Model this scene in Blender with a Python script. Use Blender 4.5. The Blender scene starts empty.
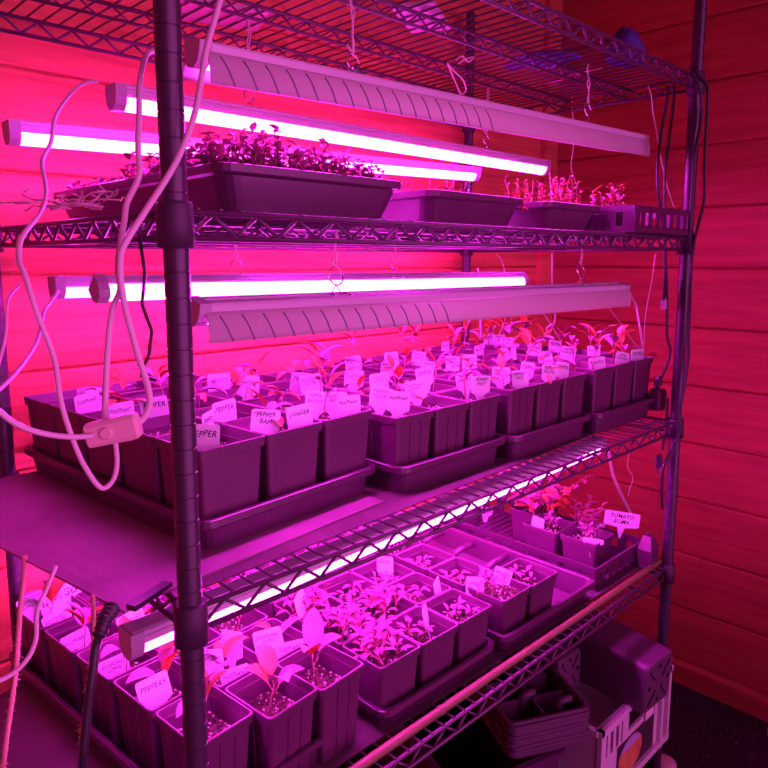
import bpy, math, random
from mathutils import Vector, Matrix, Euler
S = bpy.context.scene
COL = S.collection
PI = math.pi
ZO = 1.16                       # world height of the camera-fit origin
ZT, ZA, ZB, ZC = 1.687, 1.348, 0.934, 0.586     # deck heights of the four shelves
RL, RD = 1.22, 0.615             # rack length (x) and depth (y)
WX, WY = 1.72, 0.66             # inner faces of the right and back wall

# ------------------------------------------------------------------ camera
cam_d = bpy.data.cameras.new('camera'); cam = bpy.data.objects.new('camera', cam_d); COL.objects.link(cam)
CAM = Vector((-.333543, -.630865, .142004 + ZO)); CROT = Euler((1.434811, -.000429, -.772138), 'XYZ')
cam.location = CAM; cam.rotation_euler = CROT
cam_d.sensor_width = 36; cam_d.lens = 688.647 / 768 * 36
cam_d.shift_x = .00405; cam_d.shift_y = -.04014; cam_d.clip_start = .02
S.camera = cam
CM = CROT.to_matrix()

def at(px, py, axis, val):
    """photo pixel -> point on the plane  axis = val"""
    d = CM @ Vector(((px - 380.887) / 688.647, -(py - 353.175) / 688.647, -1))
    t = (val - CAM[axis]) / d[axis]
    return CAM + d * t
def aty(px, py, y): return at(px, py, 1, y)
def atz(px, py, z): return at(px, py, 2, z)

# ------------------------------------------------------------------ materials
def mat(name, col, rough=.5, metal=0, spec=.5, var=0, scale=20, bump=0, bscale=60, col2=None, stretch=(1,1,1), emit=None, es=0, sss=0, trans=0):
    m = bpy.data.materials.new(name); m.use_nodes = True
    nt = m.node_tree; n = nt.nodes; L = nt.links; b = n['Principled BSDF']
    b.inputs['Base Color'].default_value = (*col, 1); b.inputs['Roughness'].default_value = rough
    b.inputs['Metallic'].default_value = metal; b.inputs['Specular IOR Level'].default_value = spec
    if emit:
        b.inputs['Emission Color'].default_value = (*emit, 1); b.inputs['Emission Strength'].default_value = es
    if col2 or var or bump:
        tc = n.new('ShaderNodeTexCoord'); mp = n.new('ShaderNodeMapping'); mp.inputs['Scale'].default_value = stretch
        L.new(tc.outputs['Object'], mp.inputs['Vector'])
    if col2 or var:
        nz = n.new('ShaderNodeTexNoise'); nz.inputs['Scale'].default_value = scale; nz.inputs['Detail'].default_value = 5
        L.new(mp.outputs[0], nz.inputs['Vector'])
        cr = n.new('ShaderNodeValToRGB'); c2 = col2 or tuple(c * (1 - var) for c in col)
        cr.color_ramp.elements[0].position = .35; cr.color_ramp.elements[1].position = .68
        cr.color_ramp.elements[0].color = (*c2, 1); cr.color_ramp.elements[1].color = (*col, 1)
        L.new(nz.outputs[0], cr.inputs[0]); L.new(cr.outputs[0], b.inputs['Base Color'])
    if bump:
        nb = n.new('ShaderNodeTexNoise'); nb.inputs['Scale'].default_value = bscale; nb.inputs['Detail'].default_value = 4
        L.new(mp.outputs[0], nb.inputs['Vector'])
        bp = n.new('ShaderNodeBump'); bp.inputs['Strength'].default_value = bump; bp.inputs['Distance'].default_value = .002
        L.new(nb.outputs[0], bp.inputs['Height']); L.new(bp.outputs[0], b.inputs['Normal'])
    return m

def wood(name, along, base, dark):
    """sawn softwood boards, grain running along x or y; knots"""
    m = bpy.data.materials.new(name); m.use_nodes = True
    nt = m.node_tree; n = nt.nodes; L = nt.links; b = n['Principled BSDF']
    b.inputs['Roughness'].default_value = .55; b.inputs['Specular IOR Level'].default_value = .25
    tc = n.new('ShaderNodeTexCoord'); mp = n.new('ShaderNodeMapping')
    L.new(tc.outputs['Object'], mp.inputs['Vector'])
    sc = (1.3, 9, 22) if along == 'x' else (9, 1.3, 22)
    mp.inputs['Scale'].default_value = sc
    # knots warp the grain
    vo = n.new('ShaderNodeTexVoronoi'); vo.inputs['Scale'].default_value = 2.2; vo.inputs['Randomness'].default_value = .95
    mk = n.new('ShaderNodeMapping'); mk.inputs['Scale'].default_value = (1, 1, 2.1); mk.inputs['Location'].default_value = (.31, .12, .77)
    L.new(tc.outputs['Object'], mk.inputs['Vector']); L.new(mk.outputs[0], vo.inputs['Vector'])
    kn = n.new('ShaderNodeMapRange'); kn.inputs[1].default_value = .02; kn.inputs[2].default_value = .2; kn.inputs[3].default_value = 1; kn.inputs[4].default_value = 0
    L.new(vo.outputs['Distance'], kn.inputs[0])
    wv = n.new('ShaderNodeTexNoise'); wv.inputs['Scale'].default_value = 2.0; wv.inputs['Detail'].default_value = 7; wv.inputs['Roughness'].default_value = .62
    ad = n.new('ShaderNodeVectorMath'); ad.operation = 'MULTIPLY_ADD'
    cmb = n.new('ShaderNodeCombineXYZ'); cmb.inputs[2].default_value = 1.6
    L.new(kn.outputs[0], ad.inputs[0]); L.new(cmb.outputs[0], ad.inputs[1]); L.new(mp.outputs[0], ad.inputs[2])
    L.new(ad.outputs[0], wv.inputs['Vector'])
    cr = n.new('ShaderNodeValToRGB'); e = cr.color_ramp.elements
    e[0].position = .3; e[0].color = (*dark, 1); e[1].position = .62; e[1].color = (*base, 1)
    L.new(wv.outputs[0], cr.inputs[0])
    k2 = n.new('ShaderNodeMapRange'); k2.inputs[1].default_value = .02; k2.inputs[2].default_value = .055; k2.inputs[3].default_value = .8; k2.inputs[4].default_value = 0
    L.new(vo.outputs['Distance'], k2.inputs[0])
    mx = n.new('ShaderNodeMix'); mx.data_type = 'RGBA'
    L.new(k2.outputs[0], mx.inputs['Factor']); L.new(cr.outputs[0], mx.inputs['A']); mx.inputs['B'].default_value = (.12, .05, .03, 1)
    L.new(mx.outputs['Result'], b.inputs['Base Color'])
    bp = n.new('ShaderNodeBump'); bp.inputs['Strength'].default_value = .35; bp.inputs['Distance'].default_value = .0015
    L.new(wv.outputs[0], bp.inputs['Height']); L.new(bp.outputs[0], b.inputs['Normal'])
    return m

LED = (1.0, .030, .95)
M = {}
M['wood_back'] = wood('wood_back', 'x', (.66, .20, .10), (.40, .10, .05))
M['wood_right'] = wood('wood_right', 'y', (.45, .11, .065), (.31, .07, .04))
M['groove'] = mat('groove', (.10, .05, .03), .9)
M['floor'] = mat('dark_carpet', (.05, .035, .05), .95, spec=.1, var=.6, scale=90, bump=.8, bscale=220)
M['post'] = mat('black_enamel', (.05, .03, .05), .32, metal=.0, spec=.6)
M['rod'] = mat('black_epoxy_wire', (.10, .04, .09), .35, spec=.6)
M['collar'] = mat('black_sleeve', (.05, .03, .05), .5)
M['pot'] = mat('black_pot_plastic', (.12, .03, .095), .42, spec=.5, var=.15, scale=8, bump=.1, bscale=300)
M['tray'] = mat('black_tray_plastic', (.09, .026, .075), .3, spec=.6, bump=.15, bscale=40)
M['potgrey'] = mat('grey_pot_plastic', (.11, .055, .095), .5, var=.1, scale=10)
M['soil'] = mat('potting_soil', (.12, .085, .06), .95, spec=.1, col2=(.03, .02, .015), scale=180, bump=1, bscale=300)
M['perlite'] = mat('perlite', (.7, .66, .6), .8)
M['tag'] = mat('white_plastic_tag', (.62, .70, .66), .5, spec=.2)
M['ink'] = mat('black_marker', (.003, .002, .004), .9, spec=.0)
M['housing'] = mat('white_fixture_plastic', (.62, .60, .64), .35, spec=.5)
M['hood'] = mat('white_reflector', (.66, .62, .60), .4, spec=.4)
M['shadow_band'] = mat('painted_wire_shadow', (.2, .18, .2), .5)  # dark tone for the deck-wire shadows on the hoods
M['lens'] = mat('lit_led_lens', (.8, .7, .8), .3, emit=LED, es=58)
M['lens2'] = mat('lit_led_lens_lower', (.8, .7, .8), .3, emit=LED, es=85)
M['cap'] = mat('fixture_end_cap', (.45, .42, .46), .4)
M['cord_w'] = mat('white_cord', (.68, .62, .62), .4)
M['cord_k'] = mat('black_cord', (.03, .028, .03), .4)
M['twine'] = mat('natural_twine', (.62, .42, .26), .9, spec=.1)
M['string'] = mat('pale_string', (.72, .62, .60), .8)
M['ring'] = mat('steel_ring', (.6, .58, .6), .25, metal=.9)
M['switch'] = mat('cream_switch', (.72, .58, .48), .4)
M['leaf_a'] = mat('yellow_green_leaf', (.62, .15, .045), .5, col2=(.48, .11, .035), scale=40, spec=.3)
M['leaf_b'] = mat('grey_green_leaf', (.46, .16, .36), .5, col2=(.34, .12, .24), scale=40, spec=.3)
M['leaf_c'] = mat('light_green_leaf', (.42, .11, .22), .5, col2=(.30, .08, .15), scale=40, spec=.3)
M['stem'] = mat('pale_stem', (.36, .14, .14), .5)
M['liner'] = mat('rubber_liner', (.16, .09, .12), .75, spec=.3, col2=(.09, .06, .07), scale=9, bump=.3, bscale=90)
M['mat'] = mat('heat_mat_vinyl', (.34, .20, .28), .55, spec=.45, col2=(.22, .12, .18), scale=7, bump=.3, bscale=50)
M['bamboo'] = mat('bamboo', (.22, .20, .07), .45, col2=(.17, .14, .05), scale=6, stretch=(2, 30, 30))
M['crate_w'] = mat('white_crate_plastic', (.66, .64, .64), .45, var=.08, scale=12)
M['label_k'] = mat('printed_label_dark', (.045, .035, .035), .5)
M['label_y'] = mat('printed_fruit', (.62, .44, .10), .5, col2=(.50, .14, .07), scale=28)
M['label_p'] = mat('printed_purple', (.42, .36, .55), .5)
M['label_w'] = mat('printed_white', (.8, .74, .72), .5)
M['blue'] = mat('blue_bag', (.07, .05, .26), .6, bump=.4, bscale=20)
M['pink'] = mat('pink_plastic', (.75, .25, .35), .5)
M['paper'] = mat('pale_card', (.55, .5, .5), .7)
M['glass'] = mat('clear_jar', (.6, .55, .5), .1, spec=.9)
M['ceil'] = mat('ceiling_board', (.35, .22, .12), .7, var=.2)

# ------------------------------------------------------------------ mesh builder
class MB:
    def __init__(s): s.v = []; s.f = []; s.s = []
    def add(s, vs, fs, smooth=False):
        o = len(s.v); s.v += [Vector(v) for v in vs]
        for f in fs: s.f.append(tuple(i + o for i in f)); s.s.append(smooth)
    def box(s, c, d, R=None):
        c = Vector(c); h = [x / 2 for x in d]
        vs = [Vector((x * h[0], y * h[1], z * h[2])) for x in (-1, 1) for y in (-1, 1) for z in (-1, 1)]
        if R: vs = [R @ v for v in vs]
        s.add([c + v for v in vs], [(0,1,3,2),(4,6,7,5),(0,4,5,1),(2,3,7,6),(0,2,6,4),(1,5,7,3)])
    def loft(s, loops, caps=(True, True), smooth=False):
        n = len(loops[0]); o = len(s.v)
        for lp in loops: s.v += [Vector(p) for p in lp]
        for k in range(len(loops) - 1):
            for i in range(n):
                j = (i + 1) % n
                s.f.append((o + k*n + i, o + k*n + j, o + (k+1)*n + j, o + (k+1)*n + i)); s.s.append(smooth)
        if caps[0]: s.f.append(tuple(o + i for i in reversed(range(n)))); s.s.append(False)
        if caps[1]: s.f.append(tuple(o + (len(loops)-1)*n + i for i in range(n))); s.s.append(False)
    def tube(s, pts, r, n=6, caps=True, flat=1.0):
        pts = [Vector(p) for p in pts]
        if not isinstance(r, (list, tuple)): r = [r] * len(pts)
        loops = []; u = None
        for i, p in enumerate(pts):
            t = (pts[min(i+1, len(pts)-1)] - pts[max(i-1, 0)])
            if t.length < 1e-9: t = Vector((0,0,1))
            t.normalize()
            if u is None:
                u = t.orthogonal().normalized()
            else:
                u = (u - t * u.dot(t));
                if u.length < 1e-6: u = t.orthogonal()
                u.normalize()
            w = t.cross(u)
            loops.append([p + (u * math.cos(2*PI*k/n) + w * math.sin(2*PI*k/n) * flat) * r[i] for k in range(n)])
        s.loft(loops, (caps, caps), True)
    def prism(s, prof, x0, x1, axis=0, smooth=False):
        """profile of (a,b) swept along x (axis 0) : (x,a,b)"""
        l0 = [(x0, a, b) for a, b in prof]; l1 = [(x1, a, b) for a, b in prof]
        s.loft([l0, l1], (True, True), smooth)
    def lathe(s, c, prof, n=20, smooth=True):
        s.loft([[(c[0] + r*math.cos(2*PI*k/n), c[1] + r*math.sin(2*PI*k/n), c[2] + z) for k in range(n)] for r, z in prof], (True, True), smooth)
    def build(s, name, m, parent=None, origin=None):
        me = bpy.data.meshes.new(name)
        o = Vector(origin) if origin is not None else Vector((0,0,0))
        me.from_pydata([tuple(v - o) for v in s.v], [], s.f)
        me.polygons.foreach_set('use_smooth', s.s); me.update()
        import bmesh
        bm = bmesh.new(); bm.from_mesh(me); bmesh.ops.recalc_face_normals(bm, faces=bm.faces); bm.to_mesh(me); bm.free()
        me.materials.append(M[m] if isinstance(m, str) else m)
        ob = bpy.data.objects.new(name, me); COL.objects.link(ob)
        if parent is not None: ob.parent = parent
        elif origin is not None: ob.location = o
        return ob

LABELS = {}
def tag(o, label, cat, group=None, kind=None):
    if label in LABELS and not kind: print('DUP LABEL', label)
    if len(label.split()) > 16: print('LONG', label)
    LABELS[label] = 1
    o['label'] = label; o['category'] = cat
    if group: o['group'] = group
    if kind: o['kind'] = kind
    return o
def thing(name, label, cat, loc=(0,0,0), rz=0, group=None):
    o = bpy.data.objects.new(name, None); COL.objects.link(o); o.location = loc; o.rotation_euler = (0,0,rz)
    o.empty_display_size = .02
    return tag(o, label, cat, group)
def dup(src, label, loc, rz=0, sc=1, tilt=(0,0)):
    r = src.copy(); COL.objects.link(r); r.location = loc; r.rotation_euler = (tilt[0], tilt[1], rz); r.scale = (sc,)*3
    if label in LABELS: print('DUP LABEL', label)
    if len(label.split()) > 16: print('LONG', label)
    LABELS[label] = 1; r['label'] = label
    for ch in src.children:
        c = ch.copy(); COL.objects.link(c); c.parent = r
        for g in ch.children:
            d = g.copy(); COL.objects.link(d); d.parent = c
    return r
def struct(o): o['kind'] = 'structure'; return o
def rrect(hx, hy, r, z, n=4, c=(0,0), notch=0, rot=0):
    pts = []
    for qx, qy, a0 in ((1,-1,-PI/2),(1,1,0),(-1,1,PI/2),(-1,-1,PI)):
        for k in range(n+1):
            a = a0 + PI/2*k/n
            pts.append((qx*(hx-r) + r*math.cos(a), qy*(hy-r) + r*math.sin(a)))
        # pressed vertical flutes on the side that follows this corner
        nx, ny = {(1,-1):(1,0),(1,1):(0,1),(-1,1):(-1,0),(-1,-1):(0,-1)}[(qx,qy)]
        L = (hy if nx else hx) - r
        for t0 in (-.45, .25):
            for dt, dep in ((0,0),(.03,1),(.17,1),(.2,0)):
                t = (t0 + dt) * L
                if nx: p = (nx*(hx - notch*dep), t*nx)
                else: p = (-t*ny, ny*(hy - notch*dep))
                pts.append(p)
    cr, sr = math.cos(rot), math.sin(rot)
    return [(c[0] + x*cr - y*sr, c[1] + x*sr + y*cr, z) for x, y in pts]

rnd = random.Random(7)
ORD = ['first','second','third','fourth','fifth','sixth','seventh','eighth']

# ------------------------------------------------------------------ room shell
def board_wall(name, m, axis, inner, a0, a1, z0, z1, th=.045):
    """horizontal boards with rounded edges; one continuous profile swept along the wall"""
    P = .1726; edges = [z for z in [0.116 + ZO + P*k for k in range(-12, 12)] if z0 < z < z1]
    zs = [z0] + edges + [z1]
    prof = []
    for i in range(len(zs)-1):
        a, b = zs[i], zs[i+1]
        prof += [(.009, a + .0004), (.003, a + .0022), (.0005, a + .006), (0, a + .02), (0, b - .02), (.0005, b - .006), (.003, b - .0022), (.009, b - .0004)]
    prof += [(th, z1), (th, z0)]
    mb = MB()
    if axis == 'y': mb.loft([[(a, inner + d, z) for d, z in prof] for a in (a0, a1)])
    else: mb.loft([[(inner + d, a, z) for d, z in prof] for a in (a0, a1)])
    return struct(mb.build(name, m))
CH = 2.45
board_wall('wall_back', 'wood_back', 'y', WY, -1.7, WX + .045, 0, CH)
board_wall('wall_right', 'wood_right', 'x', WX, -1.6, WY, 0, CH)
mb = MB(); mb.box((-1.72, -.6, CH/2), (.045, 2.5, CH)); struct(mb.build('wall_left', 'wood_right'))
mb = MB(); mb.box((0, -.55, -.02), (3.6, 2.6, .04)); struct(mb.build('floor', 'floor'))
mb = MB(); mb.box((0, -.55, CH + .02), (3.6, 2.6, .04)); struct(mb.build('ceiling', 'ceil'))
# corner batten and skirting
mb = MB(); mb.loft([[(WX-.075, WY-.02, z), (WX-.0005, WY-.02, z), (WX-.0005, WY+.002, z), (WX-.075, WY+.002, z)] for z in (.001, CH-.001)])
struct(mb.build('trim_1', 'wood_back'))
mb = MB(); mb.loft([[(WX-.016, y, .0), (WX+.003, y, .0), (WX+.003, y, .07), (WX-.008, y, .07), (WX-.016, y, .06)] for y in (-1.6, WY-.021)])
struct(mb.build('baseboard_right', 'wood_right'))

# ------------------------------------------------------------------ wire rack
rack = thing('shelving_unit', 'tall black wire shelving unit with four decks holding all the grow lights and seedling trays', 'shelf', (0,0,0))
def post():
    mb = MB(); prof = [(.0115, .012)]
    z = .02
    while z < 1.95:
        prof += [(.0127, z), (.0127, z + .0236), (.0118, z + .0242), (.0118, z + .0250)]; z += .0254
    prof += [(.0127, z), (.0127, z + .01), (.010, z + .014)]
    mb.lathe((0,0,0), prof, 36, False)
    return mb
posts = [(0,0),(RL,0),(0,RD),(RL,RD)]
pm = None
for i, (x, y) in enumerate(posts):
    if pm is None:
        p = post().build('post', 'post', rack); pm = p
        q = MB(); q.lathe((0,0,0), [(.017,0),(.02,.003),(.02,.008),(.008,.012),(.008,.03)], 16); f = q.build('foot', 'collar', p); fm = f
    else:
        p = pm.copy(); COL.objects.link(p); f = fm.copy(); COL.objects.link(f); f.parent = p
    p.location = (x, y, 0)
def wire_shelf(z):
    sh = bpy.data.objects.new('wire_deck_shelf', None); COL.objects.link(sh); sh.parent = rack; sh.location = (0,0,z)
    H = .025
    def side(ax, c, a, b):
        mb = MB()
        P = lambda t, zz: (t, c, zz) if ax == 'x' else (c, t, zz)
        mb.tube([P(a, 0), P(b, 0)], .0032, 6); mb.tube([P(a, -H), P(b, -H)], .0032, 6)
        n = round((b - a) / .027); w = (b - a) / n
        pts = [P(a + i*w, -.002 if i % 2 else -H + .002) for i in range(n+1)]
        for p, q in zip(pts, pts[1:]): mb.tube([p, q], .0023, 5)
        mb.build('edge_truss', 'rod', sh)
    side('x', 0, .014, RL-.014); side('x', RD, .014, RL-.014); side('y', 0, .014, RD-.014); side('y', RL, .014, RD-.014)
    mb = MB(); n = 47
    for i in range(1, n):
        x = RL * i / n; mb.tube([(x, -.001, .0032), (x, RD+.001, .0032)], .0018, 5)
    mb.build('deck_wires', 'rod', sh)
    for y in (.15, .3, .45):
        r = MB(); r.tube([(.003, y, -.002), (RL-.003, y, -.002)], .0032, 6)
        r.tube([(.003, y, -.022), (RL-.003, y, -.022)], .0026, 6)
        for k in range(46):
            xa = .02 + k*.0257; r.tube([(xa, y, -.004 if k % 2 else -.022), (xa+.0257, y, -.022 if k % 2 else -.004)], .0018, 4)
        r.build('support_rod', 'rod', sh)
    for x, y in posts:
        c = MB(); c.lathe((x, y, 0), [(.0135, -.036), (.0185, -.0355), (.0180, -.008), (.0175, .006), (.0165, .009), (.0135, .0095)], 20)
        c.build('corner_collar', 'collar', sh)
for z in (ZT, ZA, ZB, ZC): wire_shelf(z)

# ------------------------------------------------------------------ grow lights
def fixture(label, p0, p1, hood=False, es='lens', group='led grow lights hung under the shelves', shade_bands=0):
    """p0,p1: ends of the underside axis of the channel"""
    p0 = Vector(p0); p1 = Vector(p1); L = (p1 - p0).length
    t = thing('grow_light', label, 'grow light', p0, 0, group)
    d = (p1 - p0).normalized()
    yaw = math.atan2(d.y, d.x); pit = -math.asin(d.z)
    t.rotation_euler = (.24 if hood else 0, pit, yaw); K = .86; t.scale = (1, K, K)
    mb = MB()
    if hood:
        mb.prism([(-.019,.000),(-.019,.0115),(-.016,.0145),(-.006,.0145),(-.005,.0125),(.005,.0125),(.006,.0145),(.016,.0145),(.019,.0115),(.019,0)], 0, L)
        mb.build('housing', 'housing', t)
        hb = MB()
        out = [(-.019,.003),(-.0245,-.0015),(-.030,-.009),(-.034,-.018),(-.0365,-.028),(-.0372,-.036)]
        inn = [(a + .0016, b - .0006) for a, b in out]
        for sg in (1, -1):
            pr = [(a*sg, b) for a, b in out] + [(a*sg, b) for a, b in reversed(inn)]
            hb.prism(pr, .004, L - .004, smooth=True)
        hb.build('reflector_hood', 'hood', t)
        if shade_bands:  # deck-wire shadows on the hood, shaped as thin raised dark bands
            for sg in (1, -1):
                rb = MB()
                for k in range(shade_bands):
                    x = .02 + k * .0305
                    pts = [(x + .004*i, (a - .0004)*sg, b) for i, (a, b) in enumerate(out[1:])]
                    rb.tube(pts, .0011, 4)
                rb.build('wire_shadow_bands', 'shadow_band', t)
    else:
        mb.prism([(-.017,.0),(-.019,.004),(-.019,.0105),(-.0165,.011),(-.0165,.0125),(-.019,.013),(-.019,.018),(-.014,.0205),(.014,.0205),(.019,.018),(.019,.013),(.0165,.0125),(.0165,.011),(.019,.0105),(.019,.004),(.017,0)], 0, L)
        mb.build('housing', 'housing', t)
    lb = MB(); R = .0155
    prof = [(R*math.cos(a), -.001 + R*1.25*math.sin(a)) for a in [-PI*k/10 for k in range(11)]]
    lb.prism(prof, .012, L - .012, smooth=True); lb.build('led_lens', es, t)
    for x0, x1 in ((-.004, .012), (L-.012, L+.004)):
        cb = MB(); pr = [(-.0195, .0), (-.0195,.019), (.0195,.019), (.0195,0), (.0165,-.012), (.008,-.021), (-.008,-.021), (-.0165,-.012)] if not hood else [(-.0195,0),(-.0195,.015),(.0195,.015),(.0195,0),(.016,-.012),(.007,-.021),(-.007,-.021),(-.016,-.012)]
        cb.prism(pr, x0, x1); cb.build('end_cap', 'cap', t)
    return t
def fx(a, ya, b, yb, up=0): return aty(*a, ya) + Vector((0,0,up)), aty(*b, yb) + Vector((0,0,up))
A1 = fixture('grow light with reflector hood nearest the front under the top shelf', (.085,.10,.374+ZO), (1.185,.10,.404+ZO), True, shade_bands=17)
A2 = fixture('bright bare grow light at mid depth under the top shelf', (.090,.33,.362+ZO), (1.160,.33,.363+ZO))
A3 = fixture('bright grow light nearest the wooden wall under the top shelf, partly behind seedlings', (.005,.50,.326+ZO), (1.105,.50,.358+ZO))
B1 = fixture('grow light with reflector hood nearest the front above the middle shelf pots', (.074,.10,.082+ZO), (1.130,.10,.0765+ZO), True, shade_bands=14)
B2 = fixture('bright bare grow light at mid depth above the middle shelf pots', (.065,.36,.097+ZO), (1.125,.36,.088+ZO)); B2.rotation_euler.x = -.75
B3 = fixture('grow light nearest the wooden wall above the middle shelf pots', (.055,.50,.098+ZO), (1.12,.50,.088+ZO))
C1 = fixture('grow light glowing through the front wire edge below the middle shelf', (-.028,.095,-.292+ZO), (1.045,.095,-.266+ZO), es='lens2')
C2 = fixture('grow light at mid depth hung below the middle shelf', (.02,.32,-.285+ZO), (1.10,.32,-.275+ZO), es='lens2')
C3 = fixture('grow light nearest the wooden wall below the middle shelf', (.02,.52,-.285+ZO), (1.10,.52,-.275+ZO), es='lens2')

# ------------------------------------------------------------------ hangers, strings
def wavy(p, q, amp, n=10, seed=1):
    r = random.Random(seed); p = Vector(p); q = Vector(q)
    return [p.lerp(q, i/n) + (Vector((r.uniform(-amp,amp), r.uniform(-amp,amp), 0)) if 0 < i < n else Vector((0,0,0))) for i in range(n+1)]
def hanger(label, top, ringc, light_top, R=.012, seed=1, cat='hanging ring'):
    t = thing('string_hanger', label, cat, top, 0, 'string hangers holding the grow lights')
    o = Vector(top); mb = MB()
    c = Vector(ringc)
    mb.tube(wavy(o, c + Vector((0,0,R)), .0018, 8, seed), .0013, 5)
    mb.tube(wavy(o + Vector((.003,0,0)), c + Vector((.001,0,R)), .0028, 8, seed+5), .0011, 5)
    for k in range(3): mb.tube(wavy(c + Vector((0,0,R)), c + Vector((rnd.uniform(-.012,.012), 0, R + rnd.uniform(.004,.014))), .001, 3, seed+k), .001, 4)
    mb.build('string', 'string', t, o)
    rb = MB(); a = [c + Vector((R*math.cos(2*PI*k/16), .25*R*math.sin(2*PI*k/16), R*math.sin(2*PI*k/16))) for k in range(17)]
    rb.tube(a, .0011, 5)
    rb.build('ring', 'ring', t, o)
    w = MB(); lt = Vector(light_top)
    for sx in (-.01, .01): w.tube([c + Vector((0,0,-R)), lt + Vector((sx, 0, 0))], .0008, 4)
    w.tube([lt + Vector((-.014, -.015, 0)), lt + Vector((-.012, 0, .002)), lt + Vector((.012, 0, .002)), lt + Vector((.014, -.015, 0))], .0014, 4)
    w.build('wire_clip', 'ring', t, o)
    return t
def hang_on(label, px_top, px_ring, y, zdeck, lz, R=.012, seed=1):
    c = aty(*px_ring, y); tp = aty(*px_top, y); tp.z = min(zdeck - .006, tp.z) if tp.z > zdeck - .02 else zdeck - .006
    tp.x = aty(*px_top, y).x
    hanger(label, tp, c, (c.x, y, lz), R, seed)
hang_on('long string and steel ring over the right end of the front top-tier light', (588,62), (588,110), .10, ZT, ZO+.407, .0125, 3)
hang_on('wire ring over the middle of the front top-tier light', (350,10), (353,62), .10, ZT, ZO+.395, .0115, 4)
hang_on('ring holding the mid-depth top-tier light near its right end', (488,95), (486,139), .33, ZT, ZO+.380, .011, 5)
hang_on('small ring holding the mid-depth top-tier light left of its middle', (249,60), (249,96), .33, ZT, ZO+.379, .009, 6)
hang_on('knotted string and ring over the middle of the front middle-tier light', (336,250), (336,276), .10, ZA, ZO+.093, .0125, 7)
hang_on('string and ring over the right end of the front middle-tier light', (581,252), (581,271), .10, ZA, ZO+.091, .0125, 8)
hang_on('ring over the left part of the mid-depth middle-tier light', (234,250), (237,267), .36, ZA, ZO+.107, .012, 9)
hang_on('small ring holding the mid-depth middle-tier light', (395,252), (394,264), .36, ZA, ZO+.105, .009, 10)

def cordobj(name, label, pts, r, m, cat, group=None, n=8, flat=1.0, sub=5):
    """smooth cord through points (Catmull-Rom)"""
    P = [Vector(p) for p in pts]; P = [P[0]*2 - P[1]] + P + [P[-1]*2 - P[-2]]; out = []
    for i in range(1, len(P)-2):
        for k in range(sub):
            t = k/sub; a, b, c, d = P[i-1], P[i], P[i+1], P[i+2]
            out.append(.5*((2*b) + (c-a)*t + (2*a-5*b+4*c-d)*t*t + (3*b-a-3*c+d)*t**3))
    out.append(P[-2])
    mb = MB(); mb.tube(out, r, n, flat=flat)
    o = mb.build(name, m, None, out[0]); 
    if label: tag(o, label, cat, group)
    return o
def path(px, ys):
    if not isinstance(ys, (list, tuple)): ys = [ys]*len(px)
    if len(ys) == 2 and len(px) != 2:
        a, b = ys; ys = [a + (b-a)*i/(len(px)-1) for i in range(len(px))]
    return [aty(x, y, d) for (x, y), d in zip(px, ys)]
G = 'white power cords hanging at the left end'
cordobj('cable', 'thick white cord crossing in front of the near post down to the switch', path([(219,-12),(220,0),(206,51),(195,112),(176,162),(146,210),(127,240),(120,260),(123.6,301),(137,352),(149,392),(147,413),(133,428)], [-.03,-.03,-.03,-.04,-.045,-.05,-.05,-.05,-.05,-.05,-.05,-.05,-.05]), .0030, 'cord_w', 'cord', G)
cordobj('cable', 'white cord left of the near post looping from the top light behind the switch', path([(160,50),(147,54),(140,81),(139,112),(138,149),(139,176),(127,203),(124,223),(118,262),(120,290),(112,311),(107,358),(105,422),(106,440)], [.09,.05,.02,0,-.02,-.03,-.03,-.035,-.04,-.04,-.04,-.038,-.035,-.035]), .0027, 'cord_w', 'cord', G)
cordobj('cable', 'long white cord at far left curling down into a low loop beneath the switch', path([(98,82),(88,82),(74,90),(56,115),(51,142),(42,162),(46,190),(41,212),(22,237),(19,260),(25,275),(37,314),(54,358),(61,402),(73,440),(85,467),(101,488),(113,480),(117,462),(115,438)], [.33,.33,.31,.25,.2,.15,.1,.05,.0,-.02,-.03,-.04,-.04,-.05,-.05,-.05,-.05,-.05,-.05,-.05]), .0023, 'cord_w', 'cord', G)
cordobj('cable', 'white cord running left out of the inline switch', path([(93,436),(72,437),(51,435),(30,430),(13,422),(0,412),(-12,400)], -.052), .0024, 'cord_w', 'cord', G)
cordobj('cable', 'thin white cord drooping left from the mid-tier light end caps', path([(58,291),(50,303),(44,312),(37,341),(20,368),(0,389),(-12,398)], [.36,.3,.25,.18,.1,.05,.03]), .0022, 'cord_w', 'cord', G)
cordobj('cable', 'thin white cord at far left edge falling beside the wooden wall', path([(20,285),(8,300),(6,330),(2,352),(-6,380)], [.45,.4,.4,.4,.4]), .0022, 'cord_w', 'cord', G)
cordobj('cable', 'pink-lit cord curving below the heat mat at lower left', path([(56,566),(46,590),(37,612),(36,638),(28,658),(12,674),(-8,684)], [.04,.03,.02,.01,.0,0,0]), .0022, 'cord_w', 'cord', G)
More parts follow.
